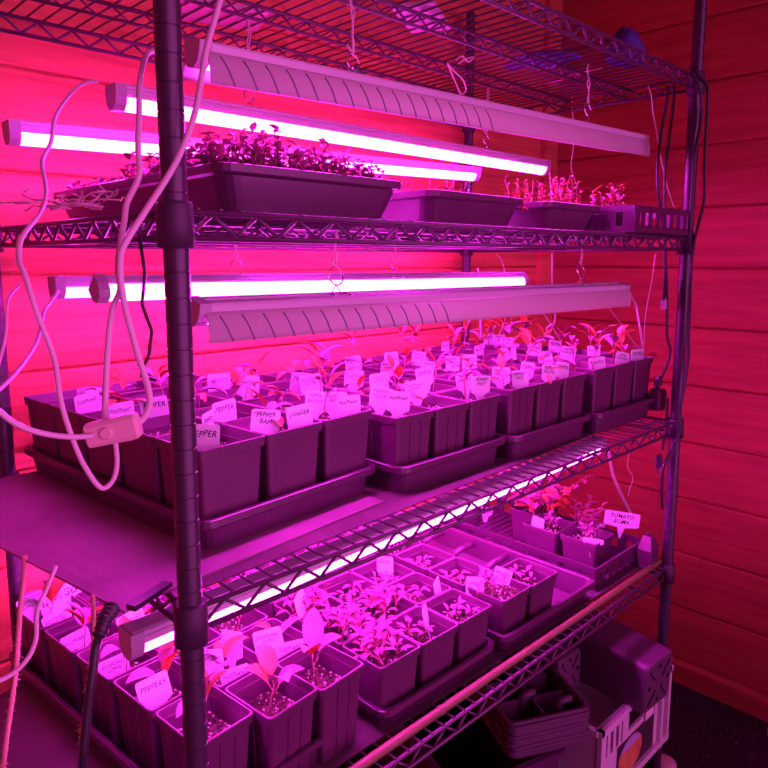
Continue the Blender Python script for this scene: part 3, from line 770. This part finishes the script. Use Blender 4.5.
# second, narrow-leaved plant
b2 = thing('leafy_plant', 'narrow-leaved plant right of the bushy one in the lower crate', 'plant', (1.150,.195,CZ+.05))
bush_pot, sz2 = pot_at((.066,.05,.008,False), 'small square pot of the narrow-leaved plant in lower crate', 1.150, .195, CZ+.0055)
q = random.Random(6); st = MB(); lf = MB()
for k in range(16):
    az = q.uniform(-2.2,.6); hh = q.uniform(.06,.10); b = Vector((q.uniform(-.015,.015), q.uniform(-.015,.015), -.03)); e = b + Vector((math.cos(az)*hh*.5, math.sin(az)*hh*.5, hh))
    st.tube([b, e], [.0013,.0007], 5)
    for j in range(6): leaf(lf, b.lerp(e, .45+.11*j), az + (1 if j % 2 else -1)*q.uniform(.4,1.1), q.uniform(.02,.03), .007, .5, .9, .15)
st.build('stems', 'stem', b2); lf.build('foliage', 'leaf_c', b2)
for px, py, txt, w, off, nm in [(622,519,'TOMATO\nROMA',.082,10,'large white tag at the right end of the lower crate'),(538,522,'',.030,-20,'small white tag in the second crate pot'),(596,524,'',.046,6,'long white tag behind the nearest crate pot'),(593,541,'',.046,6,'long white tag inside the nearest crate pot'),(486,511,'PEPPER',.036,10,'white tag in the furthest crate pot, lower shelf')]:
    y = {622:.10,538:.225,596:.165,593:.085,486:.45}[px]; c = aty(px, py, y)
    toward = math.atan2(CAM.y - c.y, CAM.x - c.x)
    plant_tag(nm, txt, c, toward + math.radians(off), w, .034 if px == 622 else (.012 if px in (596,593) else .022), .03, roll=.1, tilt=-.1, ext=.001)

# ------------------------------------------------------------------ second shelf (A): trays with microgreens
AZ = ZA + .0055
def deep_tray(name, label, x0, x1, y0, y1, h, m='tray', group=None, soil=True, lipw=.008):
    cx, cy = (x0+x1)/2, (y0+y1)/2; hx, hy = (x1-x0)/2, (y1-y0)/2
    t = thing(name, label, 'tray', (cx,cy,AZ), 0, group); r = .022
    mb = MB(); mb.loft([rrect(hx-.022,hy-.022,r,0), rrect(hx-lipw,hy-lipw,r,h-.013), rrect(hx-.001,hy-.001,r,h-.011), rrect(hx,hy,r,h-.0095), rrect(hx,hy,r,h-.001), rrect(hx-.0015,hy-.0015,r,h), rrect(hx-.007,hy-.007,r*.9,h), rrect(hx-.0085,hy-.0085,r*.9,h-.003), rrect(hx-.0235,hy-.0235,r*.8,.0018)])
    mb.build('tray_body', m, t)
    if soil:
        sb = MB(); q = random.Random(3); k = 14; ax, ay = hx-.0125, hy-.0125; zs = h*.72
        g = [(-ax+2*ax*i/k, -ay+2*ay*j/k, zs+q.uniform(-.003,.003)) for i in range(k+1) for j in range(k+1)]
        sb.add(g, [(i*(k+1)+j,(i+1)*(k+1)+j,(i+1)*(k+1)+j+1,i*(k+1)+j+1) for i in range(k) for j in range(k)])
        sb.build('soil', 'soil', t)
    return t
deep_tray('growing_tray', 'large black tray of dense seedlings at left of the second shelf', .085, .385, .052, .585, .056, group='growing trays on the second shelf')
deep_tray('growing_tray', 'black tray of sparse thin shoots, second on the second shelf', .462, .722, .078, .52, .054, 'pot', 'growing trays on the second shelf')
deep_tray('growing_tray', 'black tray with flat rim, third on the second shelf', .735, .930, .045, .48, .050, 'pot', 'growing trays on the second shelf')
slotted_crate('black crate with tall slots beside the right post on second shelf', .935, 1.190, -.018, .28, AZ, .050)
p, sz = pot_at((.072,.042,.006,False), 'small square pot inside the second-shelf slotted crate', .99, .06, AZ+.0055)
def greens(label, x0, x1, y0, y1, z, n, hmin, hmax, Lf, Wf, nl, m, seed, thin=False, dens=None):
    t = thing('seedling_patch', label, 'seedlings', ((x0+x1)/2,(y0+y1)/2,z)); t['kind'] = 'stuff'
    o = Vector(t.location); q = random.Random(seed); st = MB(); lf = MB(); lg = MB()
    for k in range(n):
        x, y = q.uniform(x0,x1), q.uniform(y0,y1); h = q.uniform(hmin,hmax)
        if dens: h *= dens((x-x0)/(x1-x0), (y-y0)/(y1-y0))
        b = Vector((x,y,z-.004)); e = b + Vector((q.uniform(-.25,.25)*h, q.uniform(-.25,.25)*h, h))
        st.tube([b, (b+e)/2 + Vector((q.uniform(-.003,.003),q.uniform(-.003,.003),0)), e], .0006 if thin else .0007, 3)
        for j in range(nl):
            leaf(lf if q.random() < .6 else lg, e - Vector((0,0,h*.16*j)), q.random()*6.28, Lf*q.uniform(.6,1.2), Wf*q.uniform(.7,1.2), q.uniform(-.1,.9), q.uniform(.3,1.4), .2, nl=3)
    for nm, b_, mm in (('stems',st,'stem'),('foliage',lf,m),('foliage',lg,'leaf_b')):
        if b_.v: w = b_.build(nm, mm, t, o); w['kind'] = 'stuff'
greens('dense bushy carpet of seedlings in the large left tray', .10,.372,.07,.57, AZ+.040, 1250, .022,.056,.015,.0105,4,'leaf_c',21, dens=lambda u,v: (.72 + .5*math.exp(-((u-.35)**2)/.2)) * (.55 if (v>.5 and u<.35) else 1))
greens('sparse thin shoots standing in the second tray of second shelf', .475,.68,.10,.50, AZ+.038, 60, .025,.062,.012,.003,2,'leaf_b',22, True)
greens('curly fine seedlings in the third tray of the second shelf', .73,.91,.06,.46, AZ+.036, 220, .016,.036,.018,.0045,5,'leaf_a',23, True, dens=lambda u,v: .4 + 1.7*(u>.45)*(v<.35))
greens('curly pale seedlings rising from the slotted crate on second shelf', .962,1.018,.035,.09, sz+.001, 14, .030,.060,.024,.005,5,'leaf_a',24, True)

# ------------------------------------------------------------------ top shelf clutter
TZ = ZT + .006
mb = MB()
def blob(mb, cx, cy, z, rx, ry, h, seed, n=18, lev=5):
    q = random.Random(seed); ph = [q.uniform(.8,1.15) for _ in range(n)]; L = []
    for k in range(lev+1):
        t = k/lev; s = math.cos(t*PI/2*.93)**.5
        L.append([(cx + rx*s*ph[i]*math.cos(2*PI*i/n), cy + ry*s*ph[i]*math.sin(2*PI*i/n), z + h*t*(.85+.15*math.sin(i*2.3))) for i in range(n)])
    mb.loft(L, smooth=True)
c = Vector((1.03,.06,TZ))
blob(mb, 1.025, .062, TZ, .050, .034, .066, 1); tag(mb.build('plastic_bag', 'blue', None, c), 'blue crumpled bag on the top shelf beside the right post', 'bag')
mb = MB(); blob(mb, .90, .18, TZ, .055, .075, .015, 2); tag(mb.build('folded_cloth', 'blue', None, (.90,.18,TZ)), 'flat blue cloth seen through the wires of the top shelf', 'cloth')
mb = MB(); mb.box((.55,.18,TZ+.0025), (.13,.07,.005), Matrix.Rotation(.5,3,'Z')); tag(mb.build('plastic_sheet', 'paper', None, (.55,.18,TZ)), 'pale sheet lying on the middle of the top shelf', 'sheet')
mb = MB(); mb.box((.30,.40,TZ+.0025), (.16,.10,.005), Matrix.Rotation(-.3,3,'Z')); tag(mb.build('plastic_sheet', 'paper', None, (.30,.40,TZ)), 'pale sheet lying at the back left of the top shelf', 'sheet')
cordobj('pink_ribbon', 'pink ribbon lying along the top shelf deck near its right end', [atz(548,84,TZ+.004), atz(565,78,TZ+.004), atz(585,72,TZ+.004), atz(602,68,TZ+.004)], .0028, 'pink', 'ribbon')
cordobj('string_loop', 'pink string loop dangling from the middle of the top shelf', path([(447,63),(452,74),(457,86),(461,94),(466,90),(463,80),(455,72),(448,64)], .20), .0013, 'string', 'string')
cordobj('string_knot', 'knotted pale string tied around the middle of the top shelf', path([(456,60),(462,56),(468,62),(474,57),(466,59),(459,63)], .20), .0014, 'string', 'string')

# ------------------------------------------------------------------ cables at the right post
GK = 'black cables running down the right post'
cordobj('cable', 'black cable bulging furthest right of the far post then hugging it', path([(690,68),(697,72),(706,84),(708,95),(706,135),(704.5,172),(704,200),(698,226),(692,254),(690,304),(688.5,343),(688,360),(684,389),(681,406),(680,425),(677,439),(669,456),(664,466),(661.6,483),(662,508)], [.01,-.015,-.02,-.02,-.02,-.02,-.02,-.02,-.022,-.022,-.022,-.022,-.022,-.022,-.024,-.024,-.022,-.018,-.01,.0]), .0035, 'cord_k', 'cable', GK)
cordobj('cable', 'black cable just right of the far post above second shelf', path([(692,74),(697,82),(701,99),(701,122),(697,141),(694,160),(692,195),(690,220),(689,245)], -.02), .0034, 'cord_k', 'cable', GK)
cordobj('cable', 'black cable hanging left of the far post down to the upper plug', path([(668,86),(667,100),(662,130),(658,160),(658,190),(663,225),(665,262),(664,300)], [.05,.05,.05,.04,.03,.03,.03,.03]), .0033, 'cord_k', 'cable', GK)
cordobj('cable', 'second black cable left of the far post running lower', path([(674,86),(673,108),(669,140),(665,172),(664.5,208),(665,250),(667,290),(667,335),(670,350),(667,364),(662,377)], [.045,.045,.04,.035,.03,.025,.025,.025,.02,.02,.02]), .0033, 'cord_k', 'cable', GK)
cordobj('cable', 'short black cable leading down to the hanging three-pin plug', path([(668,398),(667,415),(666,432),(662,450)], .015), .0032, 'cord_k', 'cable', GK)
def plug(label, c, w, h, d, m, prongs=True, rot=0):
    t = thing('power_plug', label, 'plug', c, rot); mb = MB()
    mb.loft([rrect(w*.3,d*.3,w*.1,h/2), rrect(w/2,d/2,w*.2,h*.2), rrect(w/2,d/2,w*.2,-h/2)]); mb.build('plug_body', m, t)
    if prongs:
        for s in (-1,1):
            pb = MB(); pb.box((s*w*.22,0,-h/2-.008),(.0015,.006,.016)); pb.build('prong','ring',t)
plug('black plug with bare prongs hanging left of the far post below middle shelf', aty(659,461,.015), .020, .028, .016, 'cord_k', True, .4)
plug('purple-lit cable joiner left of the far post above the middle pots', aty(664.5,303,.03), .014, .026, .012, 'cap', False)
plug('black plug just above the end of the fourth tray', aty(658,381,.02), .016, .022, .014, 'cord_k', False)
# power adapters
t = thing('power_adapter', 'dark wedge-shaped adapter between last pot and far post', 'adapter', aty(657,400,.045)); mb = MB()
mb.loft([rrect(.018,.014,.004,-.022), rrect(.024,.014,.004,.015), rrect(.014,.012,.004,.026)]); mb.build('adapter_body','pot',t); mb = MB(); mb.tube([(0,0,.024),(0,0,.038)],[.005,.003],8); mb.build('strain_relief','cord_k',t)
t = thing('power_adapter', 'dark power adapter standing by the far post on lower shelf', 'adapter', (1.175,.028,ZC+.006)); mb = MB()
mb.loft([rrect(.018,.016,.004,0), rrect(.022,.018,.004,.045), rrect(.008,.010,.003,.075)]); mb.build('adapter_body','pot',t); mb = MB(); mb.tube([(0,0,.07),(-.002,0,.085)],[.005,.003],8); mb.build('strain_relief','cord_k',t)

GS = 'thin pale strings and cords at the right'
cordobj('thin_string', 'thin red string left of the far post above second shelf', path([(648,86),(651,95),(653,113),(657,135),(660,154),(664,172),(667,186),(674,208)], [.06]*8), .0010, 'string', 'string', GS)
cordobj('thin_string', 'thin wavy string behind the front light at right of second shelf', path([(572,95),(572,106),(574,135),(573,150),(571,165),(573,175),(576,184)], .30), .0012, 'string', 'string', GS)
cordobj('light_cord', 'pale cord dropping from the right end of mid-depth top light', path([(544,160),(549,168),(550,178),(551,190),(552,205)], .33), .0018, 'cord_w', 'cord', GS)
cordobj('light_cord', 'thick pale cord falling from the right end of the hooded middle light', path([(624,285),(627,288),(631,296),(636,305),(639,322),(641,335),(643,350)], [.10,.10,.11,.12,.12,.12,.13]), .0026, 'cord_w', 'cord', GS)
cordobj('thin_string', 'very thin string beside the hooded middle light, reaching the last tray', path([(655,255),(652,280),(648,300),(645,320),(644,345)], .12), .0008, 'string', 'string', GS)
cordobj('thin_string', 'thin string slanting down behind the hooded middle light at right', path([(604,300),(612,312),(622,325),(632,340),(640,350)], .2), .0008, 'string', 'string', GS)
cordobj('light_cord', 'white cord curving from second shelf behind the last pots, corner side', path([(552,254),(552,275),(553,300),(555,318),(551,330),(543,340)], .45), .0022, 'cord_w', 'cord', GS)
cordobj('light_cord', 'white cord crossing slantwise behind the pots near the wall corner', path([(536,290),(541,308),(548,320),(554,330),(561,342)], .5), .0020, 'cord_w', 'cord', GS)
cordobj('light_cord', 'white cord dropping straight beside the back post', path([(478,268),(479,290),(480,313),(481,338)], .52), .0024, 'cord_w', 'cord', GS)
cordobj('light_cord', 'thin white cord between back post and wall corner', path([(497,255),(502,262),(509,290),(511,310),(512,332)], .5), .0017, 'cord_w', 'cord', GS)
cordobj('thin_string', 'thin red string left of the thin white cord near the back post', path([(504,305),(505,318),(502,328),(499,334)], .5), .0013, 'string', 'string', GS)
cordobj('light_cord', 'thick pale cord hanging beneath the middle shelf to the big tag', path([(608,446),(610,460),(614,478),(621,494),(628,508),(632,516)], [.22]*6), .0040, 'cord_w', 'cord', GS)
cordobj('thin_string', 'thin wavy string hanging beneath the middle shelf at right', path([(630,446),(628,460),(628,468),(633,478),(630,488),(628,496)], .22), .0010, 'string', 'string', GS)

# ------------------------------------------------------------------ under the rack
# white fruit crate
wc = thing('fruit_crate', 'white plastic fruit crate with printed label standing under the right end of rack', 'crate', (0,0,0))
mb = MB(); mb.loft([rrect(.135,.115,.02,0,c=(1.045,.13)), rrect(.145,.125,.02,.170,c=(1.045,.13)), rrect(.150,.130,.02,.172,c=(1.045,.13)), rrect(.150,.130,.02,.1755,c=(1.045,.13))]); tag(mb.build('storage_tub', 'floor', None, (1.045,.13,0)), 'dark closed tub on the floor carrying the white fruit crate', 'tub')
x0, x1, y0, y1, h = .865, 1.198, -.028, .26, .186; o = Vector((x0,y0,0)); T = .006
wc.location = (x0, y0, .176)
mb = MB()
mb.box(((x0+x1)/2, (y0+y1)/2, .006), (x1-x0, y1-y0, .012))
mb.box(((x0+x1)/2, y1-T/2, h/2), (x1-x0, T, h)); mb.box((x0+T/2, (y0+y1)/2, h/2), (T, y1-y0, h*.96)); mb.box((x1-T/2, (y0+y1)/2, h/2), (T, y1-y0, h))
# front wall with hand hole and three slots: built from strips
def strip(a, b, z0, z1): mb.box(((a+b)/2, y0+T/2, (z0+z1)/2), (b-a, T, z1-z0))
W = x1-x0
strip(x0, x1, 0, .105)
hx0, hx1, hz0, hz1 = x0+.135, x0+.205, .115, .160
strip(x0, x0+.036, .105, h); xs = x0+.036
for k in range(3):
    strip(xs+.006, xs+.018, .105, .155); xs += .024
strip(x0+.036, hx0, .155, h)
strip(x0+.108, hx0, .105, .155); strip(hx0, hx1, .105, hz0); strip(hx0, hx1, hz1, h); strip(hx1, x1, .105, h)
mb.build('crate_shell', 'crate_w', wc, o)
mb = MB()
mb.box(((x0+x1)/2, y0-.003, h-.006), (W+.006, .012, .012)); mb.box((x1+.001, (y0+y1)/2, h-.006), (.012, y1-y0, .012)); mb.box((x0-.001, (y0+y1)/2, h-.006), (.012, y1-y0, .012))
for xx in (x0+.004, x1-.010, x1-.045): mb.box((xx, y0-.004, h/2), (.012, .010, h))
mb.box(((x0+x1)/2, y0-.003, .008), (W, .010, .016))
mb.build('rim_and_corner_ribs', 'crate_w', wc, o)
mb = MB(); 
for k in range(3): mb.box((x0+.045+k*.024, y0-.0005, .128), (.010, .0012, .006))
mb.build('slot_bridges', 'crate_w', wc, o)
mb = MB(); ya = y0 - .0008
lx0, lx1, lz0, lz1 = x0+.085, x0+.262, .012, .102
mb.add([(lx0,ya,lz0),(lx1,ya,lz0),(lx1,ya,lz1+.052),(lx1-.052,ya,lz1+.052),(lx1-.052,ya,lz1),(lx0,ya,lz1)], [(0,1,2,3,4,5)]); lab = mb.build('printed_label', 'label_k', wc, o)
mb = MB(); mb.add([(lx0+.062+.055*math.cos(2*PI*k/28), ya-.0008, .058+.042*math.sin(2*PI*k/28)) for k in range(28)], [tuple(range(28))]); mb.build('fruit_picture', 'label_y', lab, o)
mb = MB(); mb.add([(lx0+.062+.055*math.cos(PI*k/14), ya-.0014, .058+.042*math.sin(PI*k/14)) for k in range(2,13)], [tuple(range(11))]); mb.build('picture_band', 'label_p', lab, o)
mb = MB(); mb.add([(lx1-.048,ya-.0008,.100),(lx1-.006,ya-.0008,.100),(lx1-.006,ya-.0008,.148),(lx1-.048,ya-.0008,.148)], [(0,1,2,3)]); mb.build('white_panel', 'label_w', lab, o)
for ch in lab.children: ch.location = (0,0,0)
# nested pots lying on the crate
def nested(label, x, y, z, w, L, rz, rx=0):
    t = thing('nested_pots', label, 'pots', (x,y,z), rz, 'stacks of nested pots lying down'); t.rotation_euler.x = rx
    mb = MB(); loops = []; hw = w/2
    def sq(k, yy, r=.012): return [(a, yy, b+hw) for a, b, _ in [(p[0], p[1], 0) for p in rrect(k, k, r, 0)]]
    mb.loft([sq(hw*.86, 0), sq(hw*.90,.004), sq(hw, L*.45), sq(hw*1.0, L)])
    body = mb.build('pot_sides', 'potgrey', t)
    for sx in (-1,1):
        for sy in (-1,1):
            R = Matrix.Rotation(-math.atan2(sy, sx), 3, 'Y'); e = MB()
            e.box((sx*hw*.42, -.002, hw+sy*hw*.42), (hw*.62, .005, .006), R)
            e.build('base_rib', 'potgrey', t)
    hd = MB()
    for a, b in ((-.6,-.6),(.6,-.6),(-.6,.6),(.6,.6),(0,.7),(0,-.7),(.7,0),(-.7,0)):
        hd.add([(a*hw*.9 + .004*math.cos(2*PI*k/8), -.0012, hw + b*hw*.9 + .005*math.sin(2*PI*k/8)) for k in range(8)], [tuple(range(8))])
    hd.build('drain_holes', 'ink', t)
nested('stack of nested black pots lying on the white crate, base facing out', 1.040, -.066, .346, .124, .44, -.06, .055)
nested('second stack of nested black pots lying further left on the crate', .925, .075, .3645, .098, .30, -.03)
# stacked cell trays
z0 = .352
bin_ = thing('storage_tub', 'dark storage tub on the floor beneath the stacked cell trays', 'tub', (.715,.20,0), math.radians(-16)); mb = MB()
mb.loft([rrect(.105,.15,.02,0), rrect(.125,.17,.02,z0-.012), rrect(.132,.177,.02,z0-.010), rrect(.132,.177,.02,z0), rrect(.120,.165,.02,z0), rrect(.10,.145,.02,.004)]); mb.build('tub_shell','tray',bin_)
for k in range(10):
    t = None
    nm = ['bottom','second lowest','third lowest','fourth lowest','fifth lowest','fifth highest','fourth highest','third highest','second highest','topmost'][k]
    t = thing('cell_tray', 'black cell tray, %s in the stack under the lower shelf' % nm, 'tray', (.806+rnd.uniform(-.002,.002), .130+rnd.uniform(-.002,.002), z0+.016+k*.0072), math.radians(-27)+rnd.uniform(-.01,.01), 'stacked black cell trays')
    mb = MB(); hx, hy, r = .089, .14, .016
    mb.loft([rrect(hx-.003,hy-.003,r,0), rrect(hx,hy,r,.001), rrect(hx,hy,r,.0055), rrect(hx-.001,hy-.001,r,.0065), rrect(hx-.006,hy-.006,r*.9,.0065), rrect(hx-.008,hy-.008,r*.9,.0)] , (False, False))
    if k == 0: mb.loft([rrect(hx-.008,hy-.008,r,.006), rrect(hx-.012,hy-.012,r,-.014), rrect(hx-.020,hy-.020,r*.9,-.014)])
    if k == 9: mb.loft([rrect(hx-.006,hy-.006,r*.9,.0065), rrect(hx-.0075,hy-.0075,r*.9,.004), rrect(hx-.014,hy-.014,r*.9,-.044)], (False, True))
    mb.build('tray_rim', 'potgrey', t)
    if k == 9:
        for x_, y_, dx, dy in ((0,0,.005,.24),(0,-.062,.142,.005),(0,0,.142,.005),(0,.062,.142,.005)):
            d = MB(); d.box((x_,y_,-.024),(dx,dy,.038)); d.build('divider','potgrey',t)
        for xx, yy in ((-.02,-.062),(.03,0),(-.03,.062),(.04,-.10)):
            g_ = MB(); g_.tube([(xx,yy,-.040),(xx,yy,-.002),(xx+.006,yy,.003),(xx+.028,yy,.004)],[.009,.0085,.0085,.007],10); g_.build('divider_peg','potgrey',t)
# small things on the floor at right
mb = MB(); c = atz(664,764,.012)
mb.lathe((c.x,c.y,0),[(.028,0),(.030,.004),(.030,.018),(.024,.024),(.010,.026)],20); tag(mb.build('jar_lid','glass',None,(c.x,c.y,0)),'small shiny metal lid on the floor in front of white crate','lid')
mb = MB(); c = atz(775,728,.02); blob(mb, c.x, c.y, .0, .028, .022, .045, 4, 12, 4); tag(mb.build('plastic_scrap','pink',None,(c.x,c.y,0)),'small pink plastic scrap on the floor at the right edge','scrap')
mb = MB(); q = random.Random(8)
for _ in range(30):
    x_, y_ = q.uniform(1.42,1.68), q.uniform(-.6,.2); s_ = q.uniform(.0006,.0016); mb.box((x_,y_,s_/2),(s_,s_,s_))
tag(mb.build('floor_crumbs','perlite'),'pale crumbs scattered on the dark floor','debris',kind='stuff')

# ------------------------------------------------------------------ light and view
w = bpy.data.worlds.new('world'); S.world = w; w.use_nodes = True
wn = w.node_tree.nodes; wl = w.node_tree.links; bgn = wn['Background']
# added magenta fill from the front, standing in for unseen room bounce; dim elsewhere
tcw = wn.new('ShaderNodeTexCoord'); dt = wn.new('ShaderNodeVectorMath'); dt.operation = 'DOT_PRODUCT'; dt.inputs[1].default_value = (.32, -.94, .08)
wl.new(tcw.outputs['Generated'], dt.inputs[0])
mr = wn.new('ShaderNodeMapRange'); mr.interpolation_type = 'SMOOTHSTEP'; mr.inputs[1].default_value = .45; mr.inputs[2].default_value = 1; mr.inputs[3].default_value = .03; mr.inputs[4].default_value = 3.2
wl.new(dt.outputs['Value'], mr.inputs[0]); wl.new(mr.outputs[0], bgn.inputs[1]); bgn.inputs[0].default_value = (1, .13, .78, 1)
S.view_settings.view_transform = 'Standard'; S.view_settings.look = 'None'; S.view_settings.gamma = 1; S.view_settings.exposure = 0.0; S.view_settings.use_curve_mapping = False
for o in list(bpy.data.objects):
    if o.get('label', '').startswith('proto'): print('UNUSED PROTO', o.name)
